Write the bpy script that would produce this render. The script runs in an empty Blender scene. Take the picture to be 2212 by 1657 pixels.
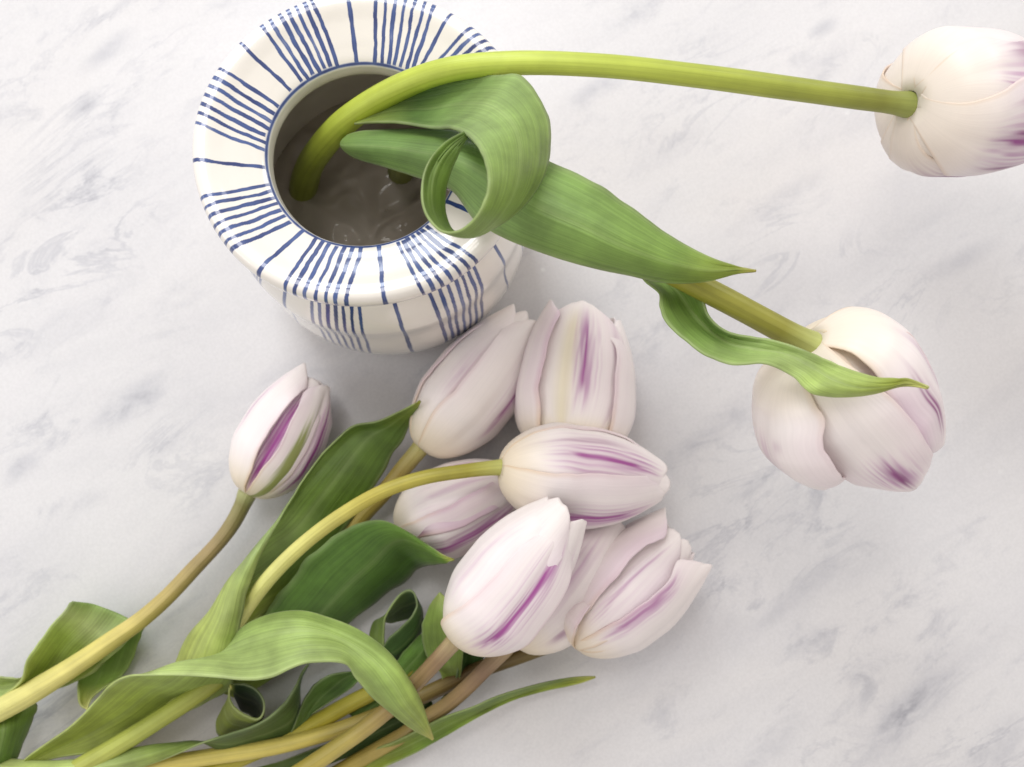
import bpy, math
import numpy as np

# ------------------------------------------------------------------ camera, light, exposure
scene = bpy.context.scene
FPX, IW, IH = 1915.0, 2212.0, 1657.0          # focal length and frame in picture units
CAM_H, TILT = 0.38, math.radians(8.3)         # phone held 38 cm over the table, tipped a little
cd = bpy.data.cameras.new("camera")
cam = bpy.data.objects.new("camera", cd)
scene.collection.objects.link(cam)
cam.location = (0, 0, CAM_H)
cam.rotation_euler = (TILT, 0, 0)
cd.sensor_width = 36.0
cd.sensor_fit = 'HORIZONTAL'
cd.lens = FPX / IW * 36.0
cd.clip_start, cd.clip_end = 0.01, 50
cd.dof.use_dof = True
cd.dof.focus_distance = 0.285
cd.dof.aperture_fstop = 13.0
scene.camera = cam

world = bpy.data.worlds.new("World")
scene.world = world
world.use_nodes = True
bg = world.node_tree.nodes["Background"]
bg.inputs[0].default_value = (1.0, 0.952, 0.915, 1)
bg.inputs[1].default_value = 0.56


def area_light(name, loc, target, sx, sy, power, color):
    ld = bpy.data.lights.new(name, 'AREA')
    ld.shape = 'RECTANGLE'
    ld.size, ld.size_y = sx, sy
    ld.energy, ld.color = power, color
    lo = bpy.data.objects.new(name, ld)
    scene.collection.objects.link(lo)
    lo.location = loc
    d = np.array(target) - np.array(loc)
    from mathutils import Vector
    lo.rotation_euler = Vector(d).to_track_quat('-Z', 'Y').to_euler()
    return lo


area_light("window_light", (-1.0, 2.4, 2.1), (0, 0.05, 0), 1.4, 1.25, 38.0, (0.92, 0.965, 1.0))
area_light("second_window_light", (1.8, 1.95, 1.8), (0, 0.05, 0), 0.9, 1.05, 12.0, (1.0, 0.99, 0.97))
area_light("added_overhead_light", (-0.3, 0.6, 1.5), (-0.05, 0.1, 0), 0.45, 0.45, 4.0, (1.0, 0.97, 0.93))  # added overhead lamp, placed so the water ripples mirror it as highlights
area_light("side_window_light", (-1.5, -0.1, 0.9), (0, 0, 0), 0.8, 0.7, 3.0, (0.90, 0.95, 1.0))

scene.view_settings.view_transform = 'Standard'
scene.view_settings.look = 'None'
scene.view_settings.exposure = 0.44
scene.view_settings.gamma = 1.0
scene.view_settings.use_curve_mapping = False
scene.render.engine = 'CYCLES'
scene.cycles.use_denoising = True
scene.cycles.max_bounces = 7
scene.cycles.diffuse_bounces = 4
scene.cycles.transmission_bounces = 8
scene.cycles.caustics_reflective = False
scene.cycles.caustics_refractive = False

# ------------------------------------------------------------------ helpers
CT, ST = math.cos(TILT), math.sin(TILT)
CAM = np.array([0, 0, CAM_H])


def W(x, y, z):
    """picture point + height in mm -> place in the scene (m)"""
    dx, dy, dz = (x - IW / 2) / FPX, (IH / 2 - y) / FPX, -1.0
    d = np.array([dx, dy * CT - dz * ST, dy * ST + dz * CT])
    t = (z * 0.001 - CAM_H) / d[2]
    return CAM + d * t


def mm_px(x, y, z):
    return np.linalg.norm(W(x + 50, y, z) - W(x - 50, y, z)) / 100.0


def conv(ax, ay, s):
    return lambda x, y: (ax + x * s, ay + y * s)


DI = conv(0, 0, 1)
C1 = conv(353.9, 0, .4806)
C2 = conv(884.8, 0, .6408)
C3 = conv(0, 1150.2, .36)
C4 = conv(442.4, 1061.8, .4)
C5 = conv(796.3, 619.4, .53408)
C6 = conv(353.9, 707.8, .4272)
C7 = conv(1327.2, 619.4, .36)
C8 = conv(1769.6, 44.2, .22958)
E1 = conv(353.9, 1371.4, .24)
E2 = conv(796.3, 1194.5, .2793)


def lin(h):
    h = h.lstrip('#')
    c = np.array([int(h[i:i + 2], 16) / 255 for i in (0, 2, 4)])
    return np.where(c <= 0.04045, c / 12.92, ((c + 0.055) / 1.055) ** 2.4)


def sstep(a, b, x):
    t = np.clip((x - a) / (b - a), 0, 1)
    return t * t * (3 - 2 * t)


def vnoise(x, y, seed=0):
    x = np.asarray(x, float); y = np.asarray(y, float)
    xi, yi = np.floor(x), np.floor(y)
    fx, fy = x - xi, y - yi
    fx, fy = fx * fx * (3 - 2 * fx), fy * fy * (3 - 2 * fy)

    def h(a, b):
        v = np.sin(a * 127.1 + b * 311.7 + seed * 74.7) * 43758.5453
        return v - np.floor(v)
    return (h(xi, yi) * (1 - fx) + h(xi + 1, yi) * fx) * (1 - fy) + (h(xi, yi + 1) * (1 - fx) + h(xi + 1, yi + 1) * fx) * fy


def spline(P, n, knots=None):
    """smooth curve through the rows of P (any trailing shape), n samples; returns samples and u"""
    P = np.asarray(P, float)
    m = len(P)
    if knots is None:
        f = P.reshape(m, -1)
        d = np.sqrt(np.linalg.norm(np.diff(f, axis=0), axis=1) ** 1.4) + 1e-9
        knots = np.concatenate([[0], np.cumsum(d)])
    k = knots / knots[-1]
    if m == 2:
        T = np.stack([P[1] - P[0]] * 2)
    else:
        h = np.diff(k)
        s = np.diff(P, axis=0) / h.reshape((-1,) + (1,) * (P.ndim - 1))
        T = np.empty_like(P)
        hh = h.reshape((-1,) + (1,) * (P.ndim - 1))
        T[1:-1] = (s[:-1] * hh[1:] + s[1:] * hh[:-1]) / (hh[:-1] + hh[1:])
        T[0] = 1.5 * s[0] - .5 * T[1]
        T[-1] = 1.5 * s[-1] - .5 * T[-2]
    u = np.linspace(0, 1, n)
    i = np.clip(np.searchsorted(k, u, side='right') - 1, 0, m - 2)
    hseg = (k[i + 1] - k[i])
    t = (u - k[i]) / hseg
    sh = (-1,) + (1,) * (P.ndim - 1)
    t = t.reshape(sh); hs = hseg.reshape(sh)
    out = ((2 * t ** 3 - 3 * t ** 2 + 1) * P[i] + (t ** 3 - 2 * t ** 2 + t) * hs * T[i]
           + (-2 * t ** 3 + 3 * t ** 2) * P[i + 1] + (t ** 3 - t ** 2) * hs * T[i + 1])
    return out, u


def key(u, keys):
    """smooth scalar keys [(u, value)]"""
    a = np.array(keys, float)
    u = np.asarray(u, float)
    i = np.clip(np.searchsorted(a[:, 0], u, side='right') - 1, 0, len(a) - 2)
    t = np.clip((u - a[i, 0]) / (a[i + 1, 0] - a[i, 0]), 0, 1)
    # monotone-ish cubic
    s = np.diff(a[:, 1]) / np.diff(a[:, 0])
    T = np.zeros(len(a))
    for j in range(1, len(a) - 1):
        T[j] = 0 if s[j - 1] * s[j] <= 0 else 2 * s[j - 1] * s[j] / (s[j - 1] + s[j])
    T[0], T[-1] = s[0], s[-1]
    h = a[i + 1, 0] - a[i, 0]
    return ((2 * t ** 3 - 3 * t ** 2 + 1) * a[i, 1] + (t ** 3 - 2 * t ** 2 + t) * h * T[i]
            + (-2 * t ** 3 + 3 * t ** 2) * a[i + 1, 1] + (t ** 3 - t ** 2) * h * T[i + 1])


def ckeys(u, keys):
    a = np.array([k[0] for k in keys], float)
    c = np.array([lin(k[1]) for k in keys])
    return np.stack([np.interp(u, a, c[:, j]) for j in range(3)], -1)


def empty(name, loc, label, cat, group=None):
    o = bpy.data.objects.new(name, None)
    o.empty_display_size = 0.01
    scene.collection.objects.link(o)
    o.location = loc
    o["label"], o["category"] = label, cat
    if group:
        o["group"] = group
    return o


def grid_obj(name, V, col, mat, parent=None, wrap_v=False, solid=0.0, offset=-1.0, uv=None):
    """V: (nu, nv, 3) surface grid in world metres -> one mesh object under parent"""
    nu, nv = V.shape[:2]
    org = np.array(parent.location) if parent is not None else np.zeros(3)
    verts = (V - org).reshape(-1, 3)
    ii, jj = np.meshgrid(np.arange(nu - 1), np.arange(nv if wrap_v else nv - 1), indexing='ij')
    j2 = (jj + 1) % nv
    F = np.stack([ii * nv + jj, (ii + 1) * nv + jj, (ii + 1) * nv + j2, ii * nv + j2], -1).reshape(-1, 4)
    me = bpy.data.meshes.new(name)
    me.vertices.add(len(verts))
    me.vertices.foreach_set("co", verts.astype(np.float32).ravel())
    me.loops.add(F.size)
    me.loops.foreach_set("vertex_index", F.astype(np.int32).ravel())
    me.polygons.add(len(F))
    me.polygons.foreach_set("loop_start", np.arange(0, F.size, 4, dtype=np.int32))
    me.polygons.foreach_set("use_smooth", np.ones(len(F), dtype=bool))
    me.update(calc_edges=True)
    if uv is None:
        gu, gv = np.meshgrid(np.linspace(0, 1, nu), np.linspace(0, 1, nv), indexing='ij')
        uv = np.stack([gu, gv], -1)
    uv = uv.reshape(-1, 2)
    ul = me.uv_layers.new(name="UVMap")
    ul.data.foreach_set("uv", uv[F.ravel()].astype(np.float32).ravel())
    if col is not None:
        at = me.attributes.new("tint", 'FLOAT_COLOR', 'POINT')
        c4 = np.ones((len(verts), 4), np.float32)
        c4[:, :3] = np.asarray(col).reshape(-1, 3)
        at.data.foreach_set("color", c4.ravel())
    me.materials.append(mat)
    o = bpy.data.objects.new(name, me)
    scene.collection.objects.link(o)
    if parent is not None:
        o.parent = parent
    if solid:
        md = o.modifiers.new("thickness", 'SOLIDIFY')
        md.thickness = solid
        md.offset = offset
        md.use_even_offset = False
    return o


# ------------------------------------------------------------------ materials
def new_mat(name):
    m = bpy.data.materials.new(name)
    m.use_nodes = True
    nt = m.node_tree
    for n in list(nt.nodes):
        nt.nodes.remove(n)
    out = nt.nodes.new("ShaderNodeOutputMaterial")
    return m, nt, out


def node(nt, typ, **kw):
    n = nt.nodes.new(typ)
    for k, v in kw.items():
        if hasattr(n, k):
            setattr(n, k, v)
        else:
            n.inputs[k].default_value = v
    return n


def plant_material(name, rough, transl, vein_u, vein_v, vein_amt, bump, blotch, spec=0.4, sheen=0.0, sss=0.0):
    m, nt, out = new_mat(name)
    L = nt.links.new
    at = node(nt, "ShaderNodeAttribute", attribute_name="tint")
    uv = node(nt, "ShaderNodeUVMap", uv_map="UVMap")
    mp = node(nt, "ShaderNodeMapping"); mp.inputs["Scale"].default_value = (vein_u, vein_v, 1)
    oi = node(nt, "ShaderNodeObjectInfo")
    L(uv.outputs[0], mp.inputs["Vector"])
    sc = node(nt, "ShaderNodeMath", operation='MULTIPLY'); sc.inputs[1].default_value = 37.0
    L(oi.outputs["Random"], sc.inputs[0])
    cmb = node(nt, "ShaderNodeCombineXYZ")
    L(sc.outputs[0], cmb.inputs[2])
    add = node(nt, "ShaderNodeVectorMath", operation='ADD')
    L(mp.outputs[0], add.inputs[0]); L(cmb.outputs[0], add.inputs[1])
    nz = node(nt, "ShaderNodeTexNoise"); nz.inputs["Scale"].default_value = 1.0
    nz.inputs["Detail"].default_value = 3.0; nz.inputs["Roughness"].default_value = 0.6
    L(add.outputs[0], nz.inputs["Vector"])
    # broad blotches
    tc = node(nt, "ShaderNodeTexCoord")
    n2 = node(nt, "ShaderNodeTexNoise"); n2.inputs["Scale"].default_value = 90.0
    n2.inputs["Detail"].default_value = 4.0
    L(tc.outputs["Object"], n2.inputs["Vector"])
    r1 = node(nt, "ShaderNodeMapRange"); r1.inputs[1].default_value = .25; r1.inputs[2].default_value = .75
    r1.inputs[3].default_value = 1 - vein_amt; r1.inputs[4].default_value = 1 + vein_amt
    L(nz.outputs[0], r1.inputs[0])
    r2 = node(nt, "ShaderNodeMapRange"); r2.inputs[1].default_value = .3; r2.inputs[2].default_value = .7
    r2.inputs[3].default_value = 1 - blotch; r2.inputs[4].default_value = 1 + blotch
    L(n2.outputs[0], r2.inputs[0])
    mu = node(nt, "ShaderNodeMath", operation='MULTIPLY')
    L(r1.outputs[0], mu.inputs[0]); L(r2.outputs[0], mu.inputs[1])
    vm = node(nt, "ShaderNodeVectorMath", operation='SCALE')
    L(at.outputs["Color"], vm.inputs[0]); L(mu.outputs[0], vm.inputs["Scale"])
    bp = node(nt, "ShaderNodeBump"); bp.inputs["Strength"].default_value = bump
    bp.inputs["Distance"].default_value = 0.0006
    L(nz.outputs[0], bp.inputs["Height"])
    pb = node(nt, "ShaderNodeBsdfPrincipled")
    L(vm.outputs[0], pb.inputs["Base Color"])
    pb.inputs["Roughness"].default_value = rough
    pb.inputs["Specular IOR Level"].default_value = spec
    pb.inputs["Sheen Weight"].default_value = sheen
    if sss:
        pb.inputs["Subsurface Weight"].default_value = sss
        pb.inputs["Subsurface Radius"].default_value = (1.0, .75, .65)
        pb.inputs["Subsurface Scale"].default_value = 0.0025
    L(bp.outputs[0], pb.inputs["Normal"])
    tr = node(nt, "ShaderNodeBsdfTranslucent")
    L(vm.outputs[0], tr.inputs[0])
    mx = node(nt, "ShaderNodeMixShader"); mx.inputs[0].default_value = transl
    L(pb.outputs[0], mx.inputs[1]); L(tr.outputs[0], mx.inputs[2])
    L(mx.outputs[0], out.inputs[0])
    return m


M_LEAF = plant_material("leaf_green", 0.38, 0.34, 2.4, 46, 0.22, 0.5, 0.20, spec=0.45, sheen=0.08)
M_STEM = plant_material("stem_green", 0.40, 0.12, 3.0, 22, 0.14, 0.35, 0.10, spec=0.42)
M_PETAL = plant_material("petal_white", 0.38, 0.26, 1.4, 46, 0.03, 0.14, 0.015, spec=0.42, sheen=0.12)


def marble_material():
    m, nt, out = new_mat("marble")
    L = nt.links.new
    tc = node(nt, "ShaderNodeTexCoord")
    rot = node(nt, "ShaderNodeMapping", vector_type='TEXTURE')
    rot.inputs["Rotation"].default_value = (0, 0, math.radians(33))
    L(tc.outputs["Object"], rot.inputs["Vector"])

    def noise(sx, sy, detail, rough, dist=0.0, off=0.0):
        mp = node(nt, "ShaderNodeMapping"); mp.inputs["Scale"].default_value = (sx, sy, 1)
        mp.inputs["Location"].default_value = (off, off * .7, off * .3)
        L(rot.outputs[0], mp.inputs["Vector"])
        n = node(nt, "ShaderNodeTexNoise")
        n.inputs["Scale"].default_value = 1; n.inputs["Detail"].default_value = detail
        n.inputs["Roughness"].default_value = rough; n.inputs["Distortion"].default_value = dist
        L(mp.outputs[0], n.inputs["Vector"])
        return n.outputs[0]

    def rng(x, a, b, c, d):
        r = node(nt, "ShaderNodeMapRange", interpolation_type='SMOOTHSTEP')
        for i, v in enumerate((a, b, c, d)):
            r.inputs[i + 1].default_value = v
        L(x, r.inputs[0])
        return r.outputs[0]

    def math_(op, a, b=None):
        n = node(nt, "ShaderNodeMath", operation=op)
        for i, v in enumerate((a, b)):
            if v is None:
                continue
            if isinstance(v, (int, float)):
                n.inputs[i].default_value = v
            else:
                L(v, n.inputs[i])
        return n.outputs[0]

    broad = rng(noise(7, 22, 4, .55, .6, 3.1), .42, .78, 0, 1)
    fine = rng(noise(24, 75, 5, .6, .8, 9.4), .52, .82, 0, 1)
    gate = rng(noise(9, 16, 2, .5, 0, 5.5), .45, .7, 0, 1)
    vein = math_('MULTIPLY', fine, gate)
    mott = math_('MULTIPLY', rng(noise(30, 62, 8, .72, .5, 21.0), .52, .70, 0, 1), rng(noise(6, 11, 3, .5, .3, 33.0), .38, .66, .12, 1))
    rdg = math_('ABSOLUTE', math_('SUBTRACT', noise(9, 24, 6, .66, 1.4, 15.0), .5))
    rdg = math_('MULTIPLY', rng(rdg, 0, .03, 1, 0), rng(noise(8, 13, 3, .5, 0, 44.0), .5, .72, 0, 1))
    tot = math_('ADD', math_('MULTIPLY', broad, .20), math_('MULTIPLY', vein, .34))
    tot = math_('ADD', tot, math_('MULTIPLY', mott, .42))
    tot = math_('ADD', tot, math_('MULTIPLY', rdg, .32))
    # darker smudges where the slab shows them
    sm = noise(45, 80, 4, .6, .8, 2.0)
    spots = [(1985, 1520, 24, 9, .6), (1925, 1590, 20, 7, .5), (2150, 1610, 20, 9, .4), (1510, 945, 40, 6, .45), (185, 225, 13, 6, .55),
             (280, 870, 26, 8, .5), (40, 1010, 16, 7, .35), (1290, 190, 32, 7, .4), (1800, 130, 20, 9, .3), (1650, 870, 60, 8, .3),
             (2080, 560, 22, 6, .3), (1450, 330, 26, 6, .3), (1700, 420, 30, 6, .28), (1780, 60, 10, 5, .4), (1640, 1640, 26, 7, .35),
             (1870, 1450, 14, 4, .3), (700, 790, 40, 12, .25), (1720, 1280, 40, 6, .3), (180, 1080, 14, 6, .35), (230, 110, 20, 6, .3)]
    # the grain direction is 33 degrees up to the right, every smudge lies along it
    for x, y, a, b, s in spots:
        p = W(x, y, 0)
        sub = node(nt, "ShaderNodeVectorMath", operation='SUBTRACT')
        L(tc.outputs["Object"], sub.inputs[0]); sub.inputs[1].default_value = tuple(p)
        ro = node(nt, "ShaderNodeMapping", vector_type='TEXTURE')
        ro.inputs["Rotation"].default_value = (0, 0, math.radians(33 + (a % 7) * 3 - 8))
        ro.inputs["Scale"].default_value = (a * .001, b * .001, 1)
        L(sub.outputs[0], ro.inputs["Vector"])
        ln = node(nt, "ShaderNodeVectorMath", operation='LENGTH')
        L(ro.outputs[0], ln.inputs[0])
        msk = rng(ln.outputs["Value"], 0, 1.15, s * 1.1, 0)
        tot = math_('ADD', tot, math_('MULTIPLY', msk, rng(sm, .3, .7, .15, 1)))
    tot = math_('MINIMUM', tot, 1.25)
    ramp = node(nt, "ShaderNodeValToRGB")
    e = ramp.color_ramp.elements
    e[0].position = 0; e[0].color = (*lin('#D3D1D2'), 1)
    e[1].position = 1; e[1].color = (*lin('#8B8B94'), 1)
    x = e.new(.35); x.color = (*lin('#C0BFC3'), 1)
    L(tot, ramp.inputs[0])
    # warm stain drift and pale crystals
    warm = rng(noise(5, 8, 3, .5, .4, 12.0), .5, .75, 0, .55)
    mixw = node(nt, "ShaderNodeMix", data_type='RGBA', blend_type='MULTIPLY')
    L(warm, mixw.inputs[0]); L(ramp.outputs[0], mixw.inputs[6]); mixw.inputs[7].default_value = (1, .975, .94, 1)
    vo = node(nt, "ShaderNodeTexVoronoi"); vo.inputs["Scale"].default_value = 55
    L(tc.outputs["Object"], vo.inputs["Vector"])
    sp = math_('MULTIPLY', rng(vo.outputs["Distance"], .02, .09, .8, 0), rng(noise(14, 14, 2, .5, 0, 7.7), .56, .7, 0, 1))
    mixs = node(nt, "ShaderNodeMix", data_type='RGBA')
    L(sp, mixs.inputs[0]); L(mixw.outputs[2], mixs.inputs[6]); mixs.inputs[7].default_value = (.9, .9, .88, 1)
    grain = noise(900, 900, 2, .6, 0, 1.0)
    gr = rng(grain, .25, .75, .965, 1.035)
    gm = node(nt, "ShaderNodeVectorMath", operation='SCALE')
    L(mixs.outputs[2], gm.inputs[0]); L(gr, gm.inputs["Scale"])
    pb = node(nt, "ShaderNodeBsdfPrincipled")
    L(gm.outputs[0], pb.inputs["Base Color"])
    pb.inputs["Roughness"].default_value = .42
    pb.inputs["Specular IOR Level"].default_value = .35
    L(pb.outputs[0], out.inputs[0])
    return m


def glaze_material(name, rough=.09, coat=.5):
    m, nt, out = new_mat(name)
    L = nt.links.new
    at = node(nt, "ShaderNodeAttribute", attribute_name="tint")
    tc = node(nt, "ShaderNodeTexCoord")
    nz = node(nt, "ShaderNodeTexNoise"); nz.inputs["Scale"].default_value = 45; nz.inputs["Detail"].default_value = 3
    L(tc.outputs["Object"], nz.inputs["Vector"])
    bp = node(nt, "ShaderNodeBump"); bp.inputs["Strength"].default_value = .35; bp.inputs["Distance"].default_value = .0012
    L(nz.outputs[0], bp.inputs["Height"])
    pb = node(nt, "ShaderNodeBsdfPrincipled")
    L(at.outputs["Color"], pb.inputs["Base Color"])
    pb.inputs["Roughness"].default_value = .35
    pb.inputs["Coat Weight"].default_value = coat
    pb.inputs["Coat Roughness"].default_value = rough
    L(bp.outputs[0], pb.inputs["Normal"]); L(bp.outputs[0], pb.inputs["Coat Normal"])
    L(pb.outputs[0], out.inputs[0])
    return m


M_MARBLE = marble_material()
M_GLAZE = glaze_material("white_glaze", .06, 1.0)
M_INNER = glaze_material("inner_glaze", .3, .15)

# ------------------------------------------------------------------ marble tabletop
tb = grid_obj("tabletop", np.array([[[-.9, -.8, 0], [1.0, -.8, 0]], [[-.9, 1.0, 0], [1.0, 1.0, 0]]], float)[::-1], None, M_MARBLE)
md = tb.modifiers.new("slab", 'SOLIDIFY'); md.thickness = .03; md.offset = -1
tb["kind"] = "structure"
tb["label"] = "white marble tabletop with soft grey diagonal veins"

# ------------------------------------------------------------------ vase
VC = W(773, 297, 99); VC = np.array([VC[0], VC[1], 0])
VC2 = W(836, 462, 36)
VC = (VC + np.array([VC2[0], VC2[1], 0])) / 2
R_O = 367 * mm_px(773, 297, 97) * 1000
R_I = 204 * mm_px(782, 325, 90) * 1000
R_B = 305 * mm_px(836, 462, 36) * 1000
print("vase", VC, R_O, R_I, R_B, W(773, 297, 99), W(782, 325, 90), VC2)


def vase_ang(x, y, z):
    p = W(x, y, z) - VC
    return math.atan2(p[1], p[0])


def stripe_list(pairs, zi, zo, seed):
    rs = np.random.RandomState(seed)
    out = []
    for (xi, yi), (xo, yo) in pairs:
        a, b = vase_ang(*C1(xi, yi), zi), vase_ang(*C1(xo, yo), zo)
        b = a + (b - a + math.pi) % (2 * math.pi) - math.pi
        out.append((a, b, rs.uniform(.56, .76), rs.uniform(.8, 1.15), rs.randint(1000)))
    return out


def fan(i0, i1, o0, o1, n):
    r = []
    for k in range(n):
        t = k / (n - 1)
        r.append(((i0[0] + (i1[0] - i0[0]) * t, i0[1] + (i1[1] - i0[1]) * t), (o0[0] + (o1[0] - o0[0]) * t, o0[1] + (o1[1] - o0[1]) * t)))
    return r


def arcfan(i, im, i1, o, om, o1, n):
    def q(a, b, c, t):
        # quadratic through a, b (t=.5), c
        cx = [2 * b[k] - .5 * a[k] - .5 * c[k] for k in (0, 1)]
        return tuple((1 - t) ** 2 * a[k] + 2 * t * (1 - t) * cx[k] + t * t * c[k] for k in (0, 1))
    return [(q(i, im, i1, k / (n - 1)), q(o, om, o1, k / (n - 1))) for k in range(n)]


pairs = []
pairs += arcfan((952, 242), (1050, 262), (1125, 315), (955, -40), (1085, -25), (1230, -25), 7)
pairs += [((867, 242), (826, -15)), ((1157, 308), (1340, 8))]
pairs += arcfan((1230, 285), (1280, 340), (1318, 420), (1440, 98), (1530, 210), (1580, 330), 7)
pairs += arcfan((612, 360), (690, 305), (772, 262), (392, 58), (520, -20), (640, -50), 7)
pairs += [((568, 412), (298, 158))]
pairs += arcfan((527, 488), (490, 590), (463, 682), (193, 284), (142, 400), (106, 526), 7)
pairs += [((461, 757), (128, 716))]
pairs += arcfan((482, 835), (520, 915), (582, 995), (178, 893), (233, 1010), (305, 1110), 7)
pairs += [((632, 1036), (438, 1208))]
pairs += arcfan((682, 1080), (780, 1098), (888, 1104), (560, 1270), (682, 1318), (810, 1345), 7)
pairs += [((968, 1102), (988, 1340))]
pairs += arcfan((1050, 1090), (1115, 1056), (1172, 1012), (1158, 1285), (1280, 1220), (1388, 1140), 7)
pairs += [((1262, 900), (1500, 1020)), ((1290, 560), (1640, 500))]
pairs += arcfan((1275, 850), (1298, 750), (1300, 640), (1585, 930), (1620, 790), (1640, 640), 7)
RIM = stripe_list(pairs, 91, 98, 3)

bp_ = []
bp_ += arcfan((668, 1340), (775, 1358), (884, 1355), (700, 1540), (800, 1572), (898, 1580), 7)
bp_ += [((1036, 1340), (1103, 1578)), ((550, 1290), (578, 1432)), ((1452, 1080), (1552, 1272))]
bp_ += arcfan((1180, 1285), (1290, 1235), (1368, 1172), (1268, 1525), (1350, 1490), (1442, 1440), 7)
bp_ += arcfan((350, 1150), (395, 1190), (440, 1225), (392, 1230), (415, 1265), (440, 1300), 6)
BODY = stripe_list(bp_, 78, 32, 5)
rs = np.random.RandomState(11)
for c in (355, 38, 82, 126, 168):
    for k in range(7):
        a = math.radians(c + (k - 3) * 3.6)
        BODY.append((a, a, .66, rs.uniform(.65, 1), rs.randint(1000)))
    a = math.radians(c + 22)
    BODY.append((a, a, .7, .9, rs.randint(1000)))


def paint(theta, t, r, stripes, t0, t1):
    """theta (nv), t (nu) 0..1 along the stripe, r (nu) mm -> paint amount"""
    P = np.zeros((len(t), len(theta)))
    T = t[:, None]
    for a, b, hw, inten, sd in stripes:
        wob = (vnoise(T * 5, T * 0 + sd, 1) - .5) * .9 + (vnoise(T * 17, T * 0 + sd, 2) - .5) * .35
        ang = a + (b - a) * T
        d = np.abs((theta[None, :] - ang + math.pi) % (2 * math.pi) - math.pi) * r[:, None] + 0
        ds = ((theta[None, :] - ang + math.pi) % (2 * math.pi) - math.pi) * r[:, None]
        d = np.abs(ds - wob * .55)
        w = hw * (1 + .35 * (vnoise(T * 9, T * 0 + sd, 3) - .5))
        e0 = t0 + .04 * (vnoise(sd * 1., 1., 4) - .5)
        e1 = t1 + .10 * (vnoise(sd * 1., 7., 5) - .5)
        along = sstep(e0 - .015, e0 + .015, T) * (1 - sstep(e1 - .02, e1 + .02, T))
        # brush: pigment pools at the edges and where the brush rests
        pool = inten * (.64 + .36 * vnoise(T * 6, T * 0 + sd, 6)) * (.92 + .12 * vnoise(T * 25, theta[None, :] * 40, sd)) * (.82 + .18 * sstep(.3 * w, .85 * w, d))
        pool = pool * (1 + .25 * sstep(e1 - .12, e1 - .03, T))
        P = np.maximum(P, np.clip((1 - sstep(w - .16, w + .16, d)) * pool * along, 0, 1))
    return P


NA = 1500
TH = np.linspace(0, 2 * math.pi, NA, endpoint=False)
CREAM, BLUE, BLUE2 = lin('#EAE4DC'), lin('#142B68'), lin('#4A68A6')


def revolve(name, prof, n, parent, mat, colf, flip=False, na=NA, th=TH):
    P, u = spline(np.array(prof, float), n)
    th_ = th if na == NA else np.linspace(0, 2 * math.pi, na, endpoint=False)
    r, z = P[:, 0], P[:, 1]
    ka = np.radians([0, 45, 90, 135, 180, 225, 270, 315, 360])
    kv = np.array([1.0, 1.012, 1.0, .985, 1.0, .965, .945, .975, 1.0])
    wv = np.interp(th_, np.linspace(0, 2 * math.pi, 73), np.convolve(np.tile(np.interp(np.linspace(0, 2 * math.pi, 73)[:-1], ka, kv), 3), np.ones(9) / 9, 'same')[72:145])
    hi = np.clip((r - R_I - 4) / 14, 0, 1) * np.clip((z - 60) / 24, 0, 1)
    wob = 1 + (wv - 1)[None, :] * hi[:, None] + (.004 * np.sin(3 * th_ + 2) + .002 * np.sin(5 * th_))[None, :]
    rr = r[:, None] * wob
    zz = z[:, None] + (.5 * np.sin(2 * th_ + 1.2) + .3 * np.sin(3 * th_))[None, :] * np.clip(z / 100, 0, 1)[:, None]
    V = np.stack([rr * np.cos(th_) * .001 + VC[0], rr * np.sin(th_) * .001 + VC[1], zz * .001], -1)
    col = colf(u, r, z, th_)
    if flip:
        V, col = V[::-1], col[::-1]
    return grid_obj(name, V, col, mat, parent, wrap_v=True)


def blend(P):
    P = P[..., None]
    ink = BLUE2 + (BLUE - BLUE2) * np.clip(P * 1.15, 0, 1) ** 1.5
    return CREAM * (1 - sstep(0.02, .55, P)) + ink * sstep(0.02, .55, P)


vase = empty("vase", tuple(VC), "round white ceramic vase with hand-painted blue stripes holding two tulips", "vase")
ri, ro, rb = R_I, R_O, R_B
rim_prof = [(ri - .1, 89.6), (ri + .1, 90.5), (ri + 1.6, 91.8), (ri + 6, 93.6), (ri + .55 * (ro - ri), 96.3), (ro - 4.5, 98.9), (ro - 1.6, 98.6), (ro - .2, 96.6), (ro, 93.6), (ro - .9, 90.6), (ro - 3.0, 88.2), (ro - 7, 86.8)]


def rim_col(u, r, z, th):
    _, k = spline(np.array(rim_prof), len(u))
    outer = np.argmax(r)
    t = (r - ri) / (ro - ri)
    tt = np.where(np.arange(len(u)) <= outer, t * .86, .86 + (np.arange(len(u)) - outer) / max(1, len(u) - outer) * .5)
    P = paint(th, tt, r, RIM, .035, 1.02)
    line = np.exp(-((r - ri - .7) / .42) ** 2) * (np.arange(len(u)) < outer) * (z > 90.4)
    ln = line[:, None] * (.62 + .35 * vnoise(th * 14, th * 0, 8)[None, :])
    P = np.maximum(P, ln)
    return blend(P)


revolve("rim", rim_prof, 190, vase, M_GLAZE, rim_col)
body_prof = [(ro - 7.4, 87.4), (ro - 5.6, 83), (ro - 3.2, 76), (ro - .6, 64), (rb - .6, 46), (rb + .5, 28), (rb - .6, 15), (rb - 4.5, 5), (rb - 8.5, .6), (rb - 12, 0), (1, 0.2)]


def body_col(u, r, z, th):
    t = np.clip((80 - z) / 68, -.2, 1.4)
    return blend(paint(th, t, r, BODY, -.1, 1.02))


revolve("body", body_prof, 190, vase, M_GLAZE, body_col)
inn_prof = [(1, 8), (30, 8), (42, 14), (rb - 7, 30), (rb - 7.5, 46), (rb - 12, 64), (ri + 3, 80), (ri - .4, 86), (ri - .1, 89.7)]
TAUPE = lin('#DAD3CA')


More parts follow.
